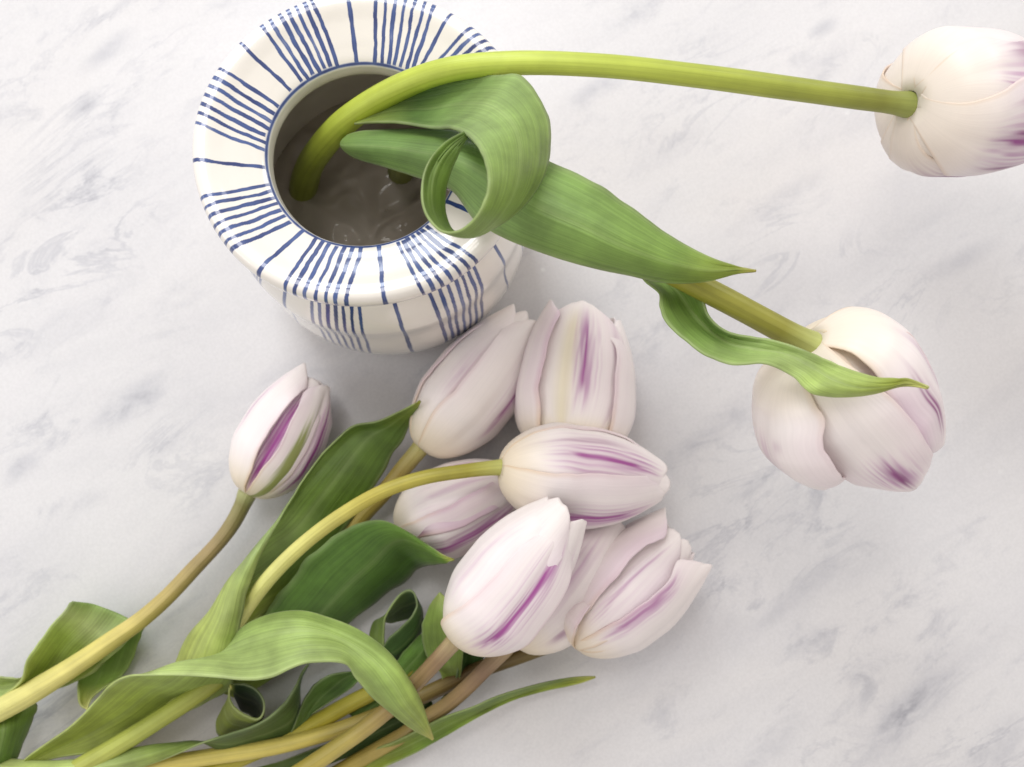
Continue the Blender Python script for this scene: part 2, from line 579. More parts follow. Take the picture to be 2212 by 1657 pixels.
def inn_col(u, r, z, th):
    n = .9 + .2 * vnoise(th[None, :] * 6, z[:, None] / 8, 3)
    c = TAUPE[None, None, :] * n[..., None]
    e = sstep(89.2, 89.5, z)[:, None, None]
    return c * (1 - e) + lin('#D9D6CC') * e


revolve("inner_wall", inn_prof, 70, vase, M_INNER, inn_col, na=360)

# water standing in the vase
m, nt, out = new_mat("murky_water")
pb = node(nt, "ShaderNodeBsdfPrincipled")
pb.inputs["Base Color"].default_value = (*lin('#D2C9BE'), 1)
pb.inputs["Roughness"].default_value = .03
pb.inputs["IOR"].default_value = 1.33
tc = node(nt, "ShaderNodeTexCoord")
nz = node(nt, "ShaderNodeTexNoise"); nz.inputs["Scale"].default_value = 62; nz.inputs["Detail"].default_value = 0.5
nz.inputs["Distortion"].default_value = .7
nt.links.new(tc.outputs["Object"], nz.inputs["Vector"])
bp = node(nt, "ShaderNodeBump"); bp.inputs["Strength"].default_value = 1.0; bp.inputs["Distance"].default_value = .010
nt.links.new(nz.outputs[0], bp.inputs["Height"]); nt.links.new(bp.outputs[0], pb.inputs["Normal"])
tp = node(nt, "ShaderNodeBsdfTransparent"); tp.inputs[0].default_value = (.62, .56, .50, 1)
mx = node(nt, "ShaderNodeMixShader"); mx.inputs[0].default_value = .5
nt.links.new(pb.outputs[0], mx.inputs[1]); nt.links.new(tp.outputs[0], mx.inputs[2])
nt.links.new(mx.outputs[0], out.inputs[0])
rw = np.linspace(0.4, rb - 7.0, 24)
thw = np.linspace(0, 2 * math.pi, 96, endpoint=False)
Vw = np.stack([rw[:, None] * np.cos(thw) * .001 + VC[0], rw[:, None] * np.sin(thw) * .001 + VC[1], 0 * rw[:, None] + .034 + 0 * thw[None, :]], -1)
wt = grid_obj("water", Vw, None, m, None, wrap_v=True)
wt["label"] = "dark murky water standing inside the striped vase"
wt["category"] = "water"

# ------------------------------------------------------------------ plant builders
def stem(parent, cv, pts, cols, nseg=16, name="stem"):
    """pts: (x, y, z mm, width in picture units)"""
    P = np.array([W(*cv(p[0], p[1]), p[2]) for p in pts])
    rad = np.array([p[3] * .5 * mm_px(*cv(p[0], p[1]), p[2]) for p in pts])
    n = 26 * len(pts)
    Q, u = spline(np.concatenate([P, rad[:, None] * 3], 1), n)
    C, rad = Q[:, :3], Q[:, 3] / 3
    sl = np.concatenate([[0], np.cumsum(np.linalg.norm(np.diff(C, axis=0), axis=1))])
    q_ = np.clip((sl[-1] - sl) / (.5 * rad[-1]), 0, 1)
    rad = rad * (.35 + .65 * np.sqrt(1 - (1 - q_) ** 2))
    T = np.gradient(C, axis=0); T /= np.linalg.norm(T, axis=1)[:, None]
    N = np.array([0, 0, 1.0]) - T * T[:, 2:3]
    b = N[np.argmax(np.linalg.norm(N, axis=1))]
    Ns = []
    prev = np.cross(T[0], [.3, .9, .1]); prev /= np.linalg.norm(prev)
    for k in range(n):
        prev = prev - T[k] * prev.dot(T[k]); prev /= np.linalg.norm(prev)
        Ns.append(prev)
    Ns = np.array(Ns); B = np.cross(T, Ns)
    ph = np.linspace(0, 2 * math.pi, nseg + 1)
    sd = abs(hash((pts[0][0], pts[0][1]))) % 97
    rr = rad[:, None] * (1 + .05 * (vnoise(u[:, None] * 12, ph[None, :] * .6, sd) - .5))
    V = C[:, None, :] + rr[..., None] * (np.cos(ph)[None, :, None] * Ns[:, None, :] + np.sin(ph)[None, :, None] * B[:, None, :])
    # round the cut end
    cap0 = C[0][None, None, :] + (V[:1] - C[0]) * .02
    cap1 = C[-1][None, None, :] + (V[-1:] - C[-1]) * .02
    V = np.concatenate([cap0, V, cap1], 0)
    uu = np.concatenate([[0], u, [1]])
    col = ckeys(uu, cols)[:, None, :] * np.ones((1, nseg + 1, 1)) * np.array([1.16, 1.18, .98])
    return grid_obj(name, V, col, M_STEM, parent)


def leaf(parent, cv, secs, cols, sag=-2.0, nv=19, wav=0.0, thick=.0007, rib=.18, colr=None):
    """secs: cross sections, each a list of (x, y, z mm) from one margin to the other"""
    S = []
    for s in secs:
        pts = [W(*cv(p[0], p[1]), p[2]) for p in s]
        if len(pts) == 1:
            pts = [pts[0], pts[0] + 1e-5, pts[0] + 2e-5]
        if len(pts) == 2:
            mid = (pts[0] + pts[1]) / 2
            wd = np.linalg.norm(pts[0] - pts[1])
            pts = [pts[0], mid + np.array([0, 0, min(abs(sag) * .001, .3 * wd) * np.sign(sag)]), pts[1]]
        q, _ = spline(np.array(pts), nv, knots=None if len(pts) != 3 else np.array([0, .5, 1.]))
        S.append(q)
    S = np.array(S)
    d = np.sqrt(np.linalg.norm(np.diff(S, axis=0), axis=2).mean(1) ** 1.5) + 1e-6
    n = 9 * len(secs)
    V, u = spline(S, n, np.concatenate([[0], np.cumsum(d)]))
    sd = int(abs(secs[0][0][0] * 3 + secs[-1][0][1])) % 89
    v = np.linspace(-1, 1, nv)
    if wav:
        V[..., 2] += wav * .001 * (vnoise(u[:, None] * 7, v[None, :] * .8, sd) - .5) * np.abs(v)[None, :] ** 1.5
    mid = V[:, nv // 2:nv // 2 + 1]
    ed = (vnoise(u[:, None] * 16, np.sign(v)[None, :] * 4, sd + 5) - .5) * .07 + (vnoise(u[:, None] * 41, np.sign(v)[None, :] * 4, sd + 6) - .5) * .03
    V = V + (V - mid) * (ed * np.abs(v)[None, :] ** 2)[..., None]
    V[..., 2] += .0011 * (vnoise(u[:, None] * 9, v[None, :] * 2.2, sd + 7) - .5) + .0005 * (vnoise(u[:, None] * 3, v[None, :] * 7, sd + 8) - .5)
    col = ckeys(u, cols)[:, None, :] * np.ones((1, nv, 1))
    if colr:
        c2 = ckeys(u, colr)[:, None, :]
        t = np.linspace(0, 1, nv)[None, :, None]
        col = col * (1 - t) + c2 * t
    g_ = col.mean(-1, keepdims=True)
    col = (col * .86 + g_ * .14) * np.array([1.17, 1.14, .74])
    # pale margins and a faint midrib
    mg = sstep(.86, 1.0, np.abs(v))[None, :, None] * .35
    col = col * (1 - mg) + lin('#C9D3A0') * mg
    mr = np.exp(-(v / .07) ** 2)[None, :, None] * rib
    col = col * (1 - mr) + lin('#B9C98A') * mr
    st = 1 + .16 * (vnoise(u[:, None] * 4, v[None, :] * 9, sd + 3) - .5)
    col = col * st[..., None]
    return grid_obj("leaf", V, col, M_LEAF, parent, solid=thick, offset=0)


WHITE, PCREAM, LILAC = lin('#FEF7F5'), lin('#F5E6CA'), lin('#EED8E6')
FLAME, DEEP = lin('#A8459A'), lin('#923680')
PROF = [(0, .13), (.05, .31), (.13, .58), (.25, .84), (.40, .99), (.55, .98), (.70, .88), (.85, .70), (.95, .53), (1.0, .45)]
PAX = [(0, 0), (.05, .012), (.13, .07), (.25, .19), (.40, .35), (.55, .52), (.70, .69), (.85, .85), (.95, .955), (1.0, 1.0)]
PWID = [(0, .20), (.08, .46), (.2, .76), (.38, .98), (.55, 1.0), (.7, .93), (.82, .84), (.91, .74), (.97, .60), (1, .44)]


def flower(parent, cv, base, tip, rad, petals, prof=PROF, up=None, seed=0):
    b, t = W(*cv(base[0], base[1]), base[2]), W(*cv(tip[0], tip[1]), tip[2])
    ax = t - b; Lm = np.linalg.norm(ax); ax = ax / Lm
    b = b - ax * .0022; Lm += .0022
    c = (b + t) / 2
    xa = CAM - c; xa = xa - ax * xa.dot(ax); xa /= np.linalg.norm(xa)
    ya = np.cross(ax, xa)
    cx, cy = cv((base[0] + tip[0]) / 2, (base[1] + tip[1]) / 2)
    R = rad * mm_px(cx, cy, (base[2] + tip[2]) / 2)
    nu, nv = 54, 57
    u = np.linspace(0, 1, nu) ** .85
    v = np.linspace(-1, 1, nv)
    for k, p in enumerate(petals):
        g = lambda n_, d_: p.get(n_, d_)
        sd = seed * 17 + k * 5
        s, l = g('s', 1.0), g('l', 1.0)
        Rc = R * s * key(u, g('prof', prof))
        Z = Lm * l * key(u, PAX)
        # opening: swing the petal outward about its foot
        op = math.radians(g('op', 0)) * sstep(0, .7, u)
        flare = g('flare', 0) * R * sstep(.7, 1.0, u) ** 1.5
        w = g('w', 1.15) * R * key(u, g('wid', PWID))
        V_ = v[None, :] * np.ones((nu, 1)); U_ = u[:, None] * np.ones((1, nv))
        edge = 1 + g('ew', .14) * (vnoise(U_ * 4.2, np.sign(V_) * 3, sd) - .5) * sstep(.05, .25, U_) + .03 * (vnoise(U_ * 17, np.sign(V_) * 3, sd + 1) - .5)
        sarc = V_ * w[:, None] * edge
        rc = np.maximum(Rc * g('cf', 1.06), .25 * R)[:, None]
        et = rc * np.sin(sarc / rc)
        er = Rc[:, None] - rc * (1 - np.cos(sarc / rc))
        er = er + flare[:, None] * (1 - .3 * V_ ** 2)
        er = er + g('lift', .06) * R * np.abs(V_) ** 3 * sstep(.1, .5, U_)
        er = er - g('groove', .03) * R * np.exp(-(V_ / .16) ** 2) * sstep(.05, .3, U_) * (1 - sstep(.85, 1, U_))
        er = er + g('tilt', .05) * R * V_
        er = er + .05 * R * (vnoise(U_ * 3, V_ * 1.3, sd + 2) - .5) * sstep(.1, .4, U_)
        zz = Z[:, None] + .022 * Lm * (vnoise(V_ * 2.2, U_ * 0, sd + 4) - .5) * sstep(.75, 1, U_)
        zz = zz - .10 * Lm * l * V_ ** 2 * sstep(.72, 1, U_)
        # ragged tip
        zz = zz + .008 * Lm * (vnoise(V_ * 5, U_ * 0, sd + 6) - .5) * sstep(.85, 1, U_)
        co, so = np.cos(op)[:, None], np.sin(op)[:, None]
        r0 = R * s * .13
        er, zz = r0 + (er - r0) * co + zz * so, zz * co - (er - r0) * so
        ph = math.radians(g('ph', 0)) + math.radians(g('tw', 0)) * U_
        x = er * np.cos(ph) - et * np.sin(ph)
        y = er * np.sin(ph) + et * np.cos(ph)
        V = b + x[..., None] * xa + y[..., None] * ya + zz[..., None] * ax
        # ---- colour: cream foot, lilac blush, broken purple flame
        col = WHITE * np.ones((nu, nv, 1))
        f = (1 - sstep(.05, .34, U_)) * g('cr', .8)
        f = np.maximum(f, g('ye', 0) * np.exp(-((V_ - g('yv', -.1)) / .14) ** 2) * (1 - sstep(.8, 1., U_)))
        col = col * (1 - f[..., None]) + (PCREAM if not g('ye', 0) else lin('#EFE3A6')) * f[..., None]
        bl = g('li', .35) * sstep(.25, 1, np.abs(V_)) * sstep(.15, .5, U_) * (.5 + vnoise(V_ * 5, U_ * 2, sd + 8))
        bl = np.clip(bl, 0, 1)
        col = col * (1 - bl[..., None]) + LILAC * bl[..., None]
        fa, fb = g('fu', (.18, .95))
        fv, fw = g('fv', 0.0), g('fw', .16)
        cen = fv + .06 * (vnoise(U_ * 3, U_ * 0, sd + 9) - .5)
        dv = np.abs(V_ - cen)
        st = .55 * vnoise(V_ * 46 + 4 * vnoise(U_ * 2, V_ * 0, sd), U_ * 3.6, sd + 21) + .45 * vnoise(V_ * 20 + 3 * vnoise(U_ * 2, V_ * 0, sd), U_ * 3.2, sd + 11)
        wide = np.exp(-(dv / (fw * 1.9)) ** 2) * sstep(fa, fa + .25, U_) * (1 - sstep(fb - .25, fb, U_))
        core = np.exp(-(dv / (fw * .55)) ** 2) * sstep(fa + .04, fa + .25, U_) * (1 - sstep(fb - .3, fb, U_))
        fl = g('fl', .5)
        a1 = np.clip(fl * wide * (.15 + .75 * sstep(.35, .75, st)), 0, 1)
        col = col * (1 - a1[..., None]) + lin('#CB9BC2') * a1[..., None]
        a2 = np.clip(np.minimum(fl, 1.2) * np.maximum(core * (.15 + .75 * sstep(.3, .75, st)), core ** 4 * 1.0), 0, .95)
        col = col * (1 - a2[..., None]) + FLAME * a2[..., None]
        if g('gr', 0):
            dg = np.abs(V_ - g('gv', .1) - .05 * np.sin(U_ * 9))
            a3 = np.clip(g('gr', 0) * (1 - sstep(.05, .30, dg + .14 * (vnoise(V_ * 16, U_ * 3, sd + 12) - .5))) * (1 - sstep(.55, .9, U_ + .3 * (vnoise(V_ * 20, U_, sd + 13) - .3))), 0, .9)
            col = col * (1 - a3[..., None]) + lin('#98A245') * a3[..., None]
        for (du, dvv, ru, rv, am) in g('dab', []):
            a4 = am * np.exp(-((U_ - du) / ru) ** 2 - ((V_ - dvv) / rv) ** 2) * (.3 + .9 * sstep(.3, .7, vnoise(V_ * 22, U_ * 4, sd + 15)))
            a4 = np.clip(a4, 0, 1)
            col = col * (1 - a4[..., None]) + DEEP * a4[..., None]
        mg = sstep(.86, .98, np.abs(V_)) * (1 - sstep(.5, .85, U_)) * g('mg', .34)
        mgc = lin('#DCB27E') * (1 - sstep(.2, .5, U_))[..., None] + lin('#DDBCC6') * sstep(.2, .5, U_)[..., None]  # pinkish petal margin; ochre towards the foot paints in the crease shading
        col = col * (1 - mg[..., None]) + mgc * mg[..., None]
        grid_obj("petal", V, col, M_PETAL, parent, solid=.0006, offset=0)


GV, GT = "tulips standing in the vase", "cut tulips lying on the marble"


def tulip(cv, x, y, z, label, group):
    return empty("tulip", tuple(W(*cv(x, y), z)), label, "tulip", group)


def pt(ph, **k):
    k['ph'] = ph
    return k


# ---- tulip in the vase with the long bowed stem and the curled leaf
t = tulip(DI, 690, 430, 12, "tulip with long bowed yellow-green stem and curled ribbon leaf, leaning out of the vase", GV)
stem(t, DI, [(668, 485, 13, 58), (655, 430, 26, 60), (660, 385, 42, 60), (690, 325, 66, 58), (755, 255, 86, 57), (855, 193, 100, 56), (965, 152, 110, 53), (1100, 137, 115, 51), (1300, 142, 117, 50),
             (1500, 163, 113, 50), (1700, 190, 106, 50), (1850, 211, 100, 50), (1930, 222, 96, 50), (1968, 227, 93, 58), (1990, 229, 88, 54)],
     [(0, '#6E7434'), (.22, '#8E9A3A'), (.32, '#AEB94A'), (.5, '#BCC85E'), (.7, '#A5AE4E'), (.9, '#85873F'), (1, '#9AA568')])
leaf(t, DI, [
    [(765, 268, 91), (775, 262, 90), (785, 252, 92)],
    [(850, 264, 108), (850, 240, 97), (872, 205, 100)],
    [(930, 276, 117), (930, 235, 103), (975, 178, 106)],
    [(985, 282, 130), (1000, 225, 114), (1060, 166, 114)],
    [(1030, 312, 143), (1070, 235, 130), (1130, 172, 122)],
    [(1050, 355, 150), (1115, 285, 140), (1180, 240, 127)],
    [(1054, 400, 153), (1122, 360, 143), (1188, 310, 129)],
    [(1042, 445, 153), (1105, 425, 143), (1168, 390, 129)],
    [(1018, 480, 152), (1065, 480, 142), (1112, 462, 129)],
    [(985, 501, 150), (1015, 512, 141), (1040, 504, 129)],
    [(950, 497, 148), (962, 500, 140), (982, 500, 131)],
    [(922, 465, 146), (938, 467, 140), (962, 462, 133)],
    [(911, 415, 144), (932, 415, 140), (962, 412, 135)],
    [(922, 358, 142), (945, 362, 139), (976, 366, 136)],
    [(958, 312, 139), (976, 318, 138), (995, 322, 136)],
    [(1002, 287, 136), (1008, 291, 136), (1014, 293, 135)]],
    [(0, '#8FA04A'), (.15, '#5F8448'), (.35, '#8FAE78'), (.55, '#86A458'), (.75, '#7A9846'), (1, '#6C9040')], nv=23)
WB = [(0, .16), (.06, .30), (.13, .50), (.25, .80), (.40, 1.0), (.55, 1.02), (.7, .93), (.85, .74), (.95, .5), (1, .26)]
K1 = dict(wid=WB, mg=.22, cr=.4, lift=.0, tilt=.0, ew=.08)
flower(t, C8, (890, 762, 94), (2200, 815, 62), 628 * .22958, [
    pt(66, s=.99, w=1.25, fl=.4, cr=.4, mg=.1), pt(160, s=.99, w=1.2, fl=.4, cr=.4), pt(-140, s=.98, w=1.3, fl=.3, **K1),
    pt(100, s=1.05, l=.98, w=1.0, cf=.82, fl=.5, li=.3, dab=[(.40, -.45, .16, .35, 1.0), (.55, -.3, .2, .4, .6)], **K1),
    pt(-84, s=1.03, w=1.12, cf=.92, fl=.3, li=.3, dab=[(.42, .75, .12, .14, .6)], **K1),
    pt(-26, s=1.04, w=.96, cf=.88, fl=1.2, fu=(.16, 1.2), fw=.22, fv=.25, li=.5, dab=[(.46, .55, .14, .1, .9), (.42, -.35, .1, .2, .6)], **K1),
    pt(30, s=1.1, w=.98, cf=.84, fl=1.2, fu=(.16, 1.2), fv=-.1, fw=.22, li=.35, dab=[(.46, .45, .12, .1, .9), (.38, -.2, .08, .12, .8), (.44, -.7, .1, .1, .7)], **K1)],
    prof=[(0, .14), (.05, .46), (.13, .80), (.25, 1.0), (.40, 1.02), (.6, .93), (.8, .75), (1, .5)], seed=1)

# ---- tulip in the vase with the broad leaf and the nodding flower
t = tulip(DI, 790, 400, 12, "tulip with nodding open flower, broad pointed leaf and wavy leaf, leaning out of the vase", GV)
stem(t, DI, [(870, 415, 12, 56), (866, 372, 34, 56), (868, 345, 60, 56), (885, 332, 86, 56), (960, 350, 104, 55), (1080, 410, 112, 54), (1250, 492, 116, 54), (1400, 562, 117, 54), (1540, 634, 116, 54),
             (1650, 692, 113, 54), (1730, 735, 110, 58), (1762, 752, 108, 70)],
     [(0, '#6E7434'), (.4, '#8E9A3A'), (.75, '#938F3C'), (.92, '#85813A'), (1, '#B6BC80')])
leaf(t, DI, [
    [(800, 318, 52), (770, 330, 52), (800, 350, 52)],
    [(760, 298, 76), (742, 314, 78), (766, 340, 74)],
    [(753, 293, 91), (740, 313, 95), (760, 336, 89)],
    [(778, 286, 96), (764, 314, 102), (784, 347, 94)],
    [(834, 281, 100), (834, 318, 108), (834, 362, 98)],
    [(911, 280, 107), (911, 330, 115), (905, 385, 104)],
    [(985, 283, 112), (985, 345, 121), (972, 408, 108)],
    [(1080, 305, 117), (1070, 390, 124), (1030, 480, 111)],
    [(1186, 346, 121), (1160, 445, 127), (1100, 516, 115)],
    [(1300, 405, 124), (1260, 490, 129), (1210, 556, 118)],
    [(1400, 476, 126), (1355, 535, 130), (1320, 588, 121)],
    [(1480, 532, 127), (1455, 570, 130), (1440, 610, 124)],
    [(1545, 562, 128), (1535, 585, 129), (1530, 606, 126)],
    [(1590, 574, 128), (1590, 583, 128), (1588, 593, 127)],
    [(1632, 584, 127), (1632, 585, 127), (1632, 586, 127)]],
    [(0, '#7E9440'), (.12, '#7EA054'), (.3, '#6B9150'), (.6, '#84A86C'), (.85, '#7A9C4A'), (.96, '#8FA23C'), (1, '#C9C060')], nv=23)
leaf(t, DI, [
    [(1375, 585, 108), (1420, 590, 106), (1470, 600, 110)],
    [(1391, 605, 110), (1440, 606, 107), (1490, 615, 113)],
    [(1424, 632, 114), (1466, 634, 108), (1515, 636, 115)],
    [(1428, 668, 117), (1495, 676, 109), (1530, 682, 116)],
    [(1458, 714, 118), (1535, 718, 111), (1568, 716, 117)],
    [(1520, 765, 120), (1580, 744, 115), (1632, 730, 119)],
    [(1580, 787, 121), (1630, 755, 118), (1675, 735, 121)],
    [(1650, 785, 122), (1690, 765, 120), (1740, 758, 123)],
    [(1712, 812, 122), (1752, 792, 124), (1795, 782, 128)],
    [(1755, 848, 126), (1805, 822, 130), (1845, 802, 130)],
    [(1820, 856, 127), (1855, 836, 131), (1890, 815, 131)],
    [(1891, 849, 128), (1915, 835, 131), (1935, 817, 131)],
    [(1945, 834, 129), (1955, 827, 130), (1962, 818, 130)],
    [(2003, 839, 128), (2004, 838, 128), (2005, 837, 128)]],
    [(0, '#7E9F56'), (.3, '#86AA62'), (.55, '#A6C088'), (.75, '#A9C07A'), (.88, '#9CAB38'), (1, '#DCE0A0')], nv=25, rib=.55)
FT2 = [(0, .12), (.05, .42), (.13, .76), (.25, .98), (.40, 1.04), (.6, .98), (.8, .80), (1, .45)]
FT3 = [(0, .12), (.05, .42), (.13, .76), (.25, .98), (.40, 1.06), (.6, 1.02), (.8, .86), (1, .60)]
flower(t, C7, (1195, 345, 107), (1730, 1000, 80), 146, [
    pt(44, s=.98, w=1.0, fl=.2, cr=.5), pt(128, s=1.0, fl=.3, w=1.0, op=4), pt(-128, s=1.02, w=1.0, l=.9, fl=.4, dab=[(.5, 0, .2, .2, .4)]),
    pt(-48, s=.84, w=.85, fl=.3, fu=(.3, 1.0), dab=[(.7, .1, .25, .5, 1.0)]),
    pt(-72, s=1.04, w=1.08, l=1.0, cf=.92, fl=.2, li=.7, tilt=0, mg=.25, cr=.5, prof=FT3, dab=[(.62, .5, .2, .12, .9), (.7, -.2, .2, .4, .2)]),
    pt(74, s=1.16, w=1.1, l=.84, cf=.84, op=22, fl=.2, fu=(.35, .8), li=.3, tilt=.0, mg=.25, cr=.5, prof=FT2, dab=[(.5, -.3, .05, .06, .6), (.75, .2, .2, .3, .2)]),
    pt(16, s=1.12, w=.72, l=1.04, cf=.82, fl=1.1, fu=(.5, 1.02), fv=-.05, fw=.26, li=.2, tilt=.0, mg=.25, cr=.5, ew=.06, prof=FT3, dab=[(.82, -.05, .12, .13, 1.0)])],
    seed=2)

# ---- tulip with the green-flamed petal, alone on the left
t = tulip(C3, -60, 1090, 25, "tulip with green-streaked petal and brown stem lying apart from the bunch", GT)
stem(t, C3, [(-120, 1120, 22, 52), (100, 1010, 20, 50), (250, 922, 19, 49), (450, 798, 19, 46), (650, 662, 19, 42), (850, 522, 18, 38), (1000, 390, 16, 36), (1150, 232, 14, 34),
             (1340, 25, 12, 33), (1400, -60, 12, 34), (1458, -170, 14, 36), (1488, -240, 16, 42), (1500, -262, 16, 40)],
     [(0, '#CFC98A'), (.35, '#CDC07C'), (.55, '#B3A06A'), (.75, '#968264'), (.93, '#86805A'), (1, '#AEB28A')])
leaf(t, C3, [
    [(-100, 1095, 16), (-60, 1085, 14), (0, 1075, 15)],
    [(20, 980, 20), (60, 1010, 10), (120, 1035, 12)],
    [(128, 885, 24), (200, 920, 9), (300, 955, 12)],
    [(170, 760, 25), (300, 830, 9), (470, 890, 12)],
    [(290, 590, 26), (420, 680, 11), (620, 790, 14)],
    [(400, 450, 26), (560, 540, 13), (770, 655, 15)],
    [(432, 416, 24), (620, 458, 14), (862, 570, 14)],
    [(455, 440, 18), (620, 470, 10), (855, 590, 10)],
    [(470, 560, 10), (640, 600, 6), (840, 650, 7)],
    [(480, 740, 7), (620, 760, 4), (790, 770, 5)],
    [(470, 880, 7), (580, 900, 4), (720, 870, 5)],
    [(468, 960, 10), (530, 960, 5), (600, 950, 7)],
    [(478, 1030, 11), (510, 1020, 8), (548, 1000, 10)],
    [(520, 1060, 12), (525, 1060, 12), (530, 1060, 12)]],
    [(0, '#C3CB80'), (.2, '#A6B858'), (.38, '#A2BA6C'), (.45, '#C0D2B0'), (.55, '#84A858'), (.85, '#86A850'), (1, '#E6E6A6')], nv=21)  # palest key sits on the fold and paints in its highlight
leaf(t, C3, [
    [(-160, 1020, 15), (-80, 985, 12), (40, 960, 14)],
    [(-140, 1100, 18), (0, 1060, 14), (215, 1020, 12)],
    [(-140, 1180, 20), (20, 1180, 20), (200, 1120, 8)],
    [(-150, 1270, 20), (0, 1280, 20), (150, 1230, 8)],
    [(-160, 1360, 17), (-20, 1370, 18), (105, 1350, 8)],
    [(-160, 1450, 14), (-40, 1460, 12), (60, 1450, 8)]],
    [(0, '#9CAE62'), (.3, '#6F8F3E'), (1, '#587F34')])
leaf(t, C3, [
    [(-140, 890, 17), (-140, 960, 14), (-140, 1010, 16)],
    [(-40, 868, 20), (-30, 920, 14), (-20, 1005, 16)],
    [(60, 872, 19), (40, 920, 14), (20, 985, 17)],
    [(118, 878, 18), (100, 905, 16), (80, 940, 18)],
    [(140, 862, 18), (138, 868, 18), (136, 876, 18)]],
    [(0, '#A9BF92'), (.7, '#A9BE86'), (1, '#B8C27A')])
flower(t, C6, (437, 812, 16), (770, 258, 16), 196 * .4272, [
    pt(178, s=.95), pt(120, s=.93, l=1.0, fl=.6), pt(-120, s=.95),
    pt(-6, s=.98, l=.98, w=.9, fl=1.3, fw=.26, fv=.05, fu=(.05, .98), dab=[(.3, -.05, .25, .25, .9)]),
    pt(-66, s=1.06, w=.98, l=1.05, fl=.45, fu=(.3, .98), fv=-.05, fw=.1, li=.25, tilt=.02, groove=.0),
    pt(40, s=1.1, w=.78, l=1.0, fl=1.3, fv=.42, fw=.18, gr=1.4, gv=-.3, fu=(.1, 1.0), tilt=.0, groove=.06)],
    seed=3)

# ---- long arching stem over the bunch, big leaf wrapped round its foot
t = tulip(C6, -600, 2360, 8, "tulip with pale arching stem bowed across the bunch and tall dark leaf behind it", GT)
stem(t, C6, [(-600, 2360, 8, 40), (-200, 2100, 8, 40), (100, 1870, 12, 40), (200, 1740, 18, 38), (290, 1610, 22, 36), (375, 1480, 27, 35), (440, 1385, 31, 34), (560, 1235, 38, 34), (720, 1082, 44, 33), (900, 948, 48, 33), (1100, 832, 51, 32),
             (1300, 762, 52, 32), (1500, 728, 51, 31), (1680, 708, 49, 34), (1740, 706, 48, 40)],
     [(0, '#B7BC60'), (.25, '#D6D494'), (.55, '#D4D08C'), (.75, '#B3A654'), (.92, '#99913E'), (1, '#B7B878')])
leaf(t, C6, [
    [(330, 1740, 30), (230, 1760, 32), (120, 1720, 30), (60, 1700, 20), (100, 1740, 12), (260, 1760, 12)],
    [(370, 1610, 33), (280, 1620, 36), (190, 1590, 34), (120, 1570, 22), (200, 1640, 14), (330, 1650, 14)],
    [(395, 1480, 36), (330, 1480, 40), (270, 1460, 38), (230, 1440, 26), (300, 1470, 18), (420, 1530, 18)],
    [(422, 1330, 38), (380, 1310, 41), (345, 1290, 38), (325, 1290, 28), (400, 1340, 20), (560, 1420, 16)],
    [(462, 1210, 38), (430, 1200, 41), (412, 1190, 38), (400, 1195, 30), (500, 1270, 20), (660, 1340, 12)],
    [(525, 1080, 36), (510, 1072, 37), (498, 1070, 34), (492, 1076, 30), (620, 1150, 20), (780, 1200, 12)],
    [(580, 985, 32), (574, 980, 32), (572, 978, 30), (574, 980, 28), (720, 1030, 20), (880, 1060, 12)],
    [(655, 845, 28), (655, 845, 27), (656, 845, 26), (660, 845, 25), (800, 890, 20), (980, 930, 12)],
    [(762, 690, 25), (764, 691, 24), (770, 693, 23), (790, 700, 22), (920, 755, 20), (1085, 770, 14)],
    [(880, 562, 24), (884, 564, 23), (892, 568, 22), (910, 578, 21), (1010, 640, 20), (1150, 655, 16)],
    [(960, 496, 24), (970, 500, 23), (980, 508, 22), (1000, 520, 21), (1090, 560, 21), (1205, 575, 18)],
    [(1080, 474, 27), (1090, 480, 26), (1100, 486, 25), (1115, 494, 24), (1165, 500, 23), (1238, 500, 21)],
    [(1190, 425, 31), (1196, 428, 30), (1204, 432, 29), (1212, 436, 28), (1236, 440, 27), (1264, 440, 25)],
    [(1296, 370, 36), (1296, 371, 36), (1297, 372, 36), (1297, 373, 36), (1298, 374, 36), (1298, 375, 36)]],
    [(0, '#B5C48A'), (.25, '#ABC086'), (.42, '#A6C08C'), (.55, '#6A8A34'), (.85, '#5F7F2C'), (.96, '#7F9A30'), (1, '#A6A93C')],
    colr=[(0, '#B6BC5C'), (.25, '#9AAB48'), (.35, '#5A7A2C'), (.85, '#506F26'), (.96, '#7F9A30'), (1, '#A6A93C')], nv=33)
flower(t, C5, (556, 735, 48), (1180, 790, 30), 196 * .53408, [
    pt(180, s=.95), pt(130, s=.95), pt(-130, s=.96, fl=.5), pt(5, s=.9, l=1.0, fl=.3, w=1.0),
    pt(-46, s=1.0, w=1.15, fl=1.5, fu=(.2, 1.0), fv=.36, fw=.18, li=.3, tilt=.0, l=.99, dab=[(.5, 0, .2, .1, .4)]),
    pt(50, s=1.07, w=.98, fl=1.3, fu=(.2, .98), fv=.05, fw=.15, li=.3, tilt=-.01, l=.98)], seed=4)

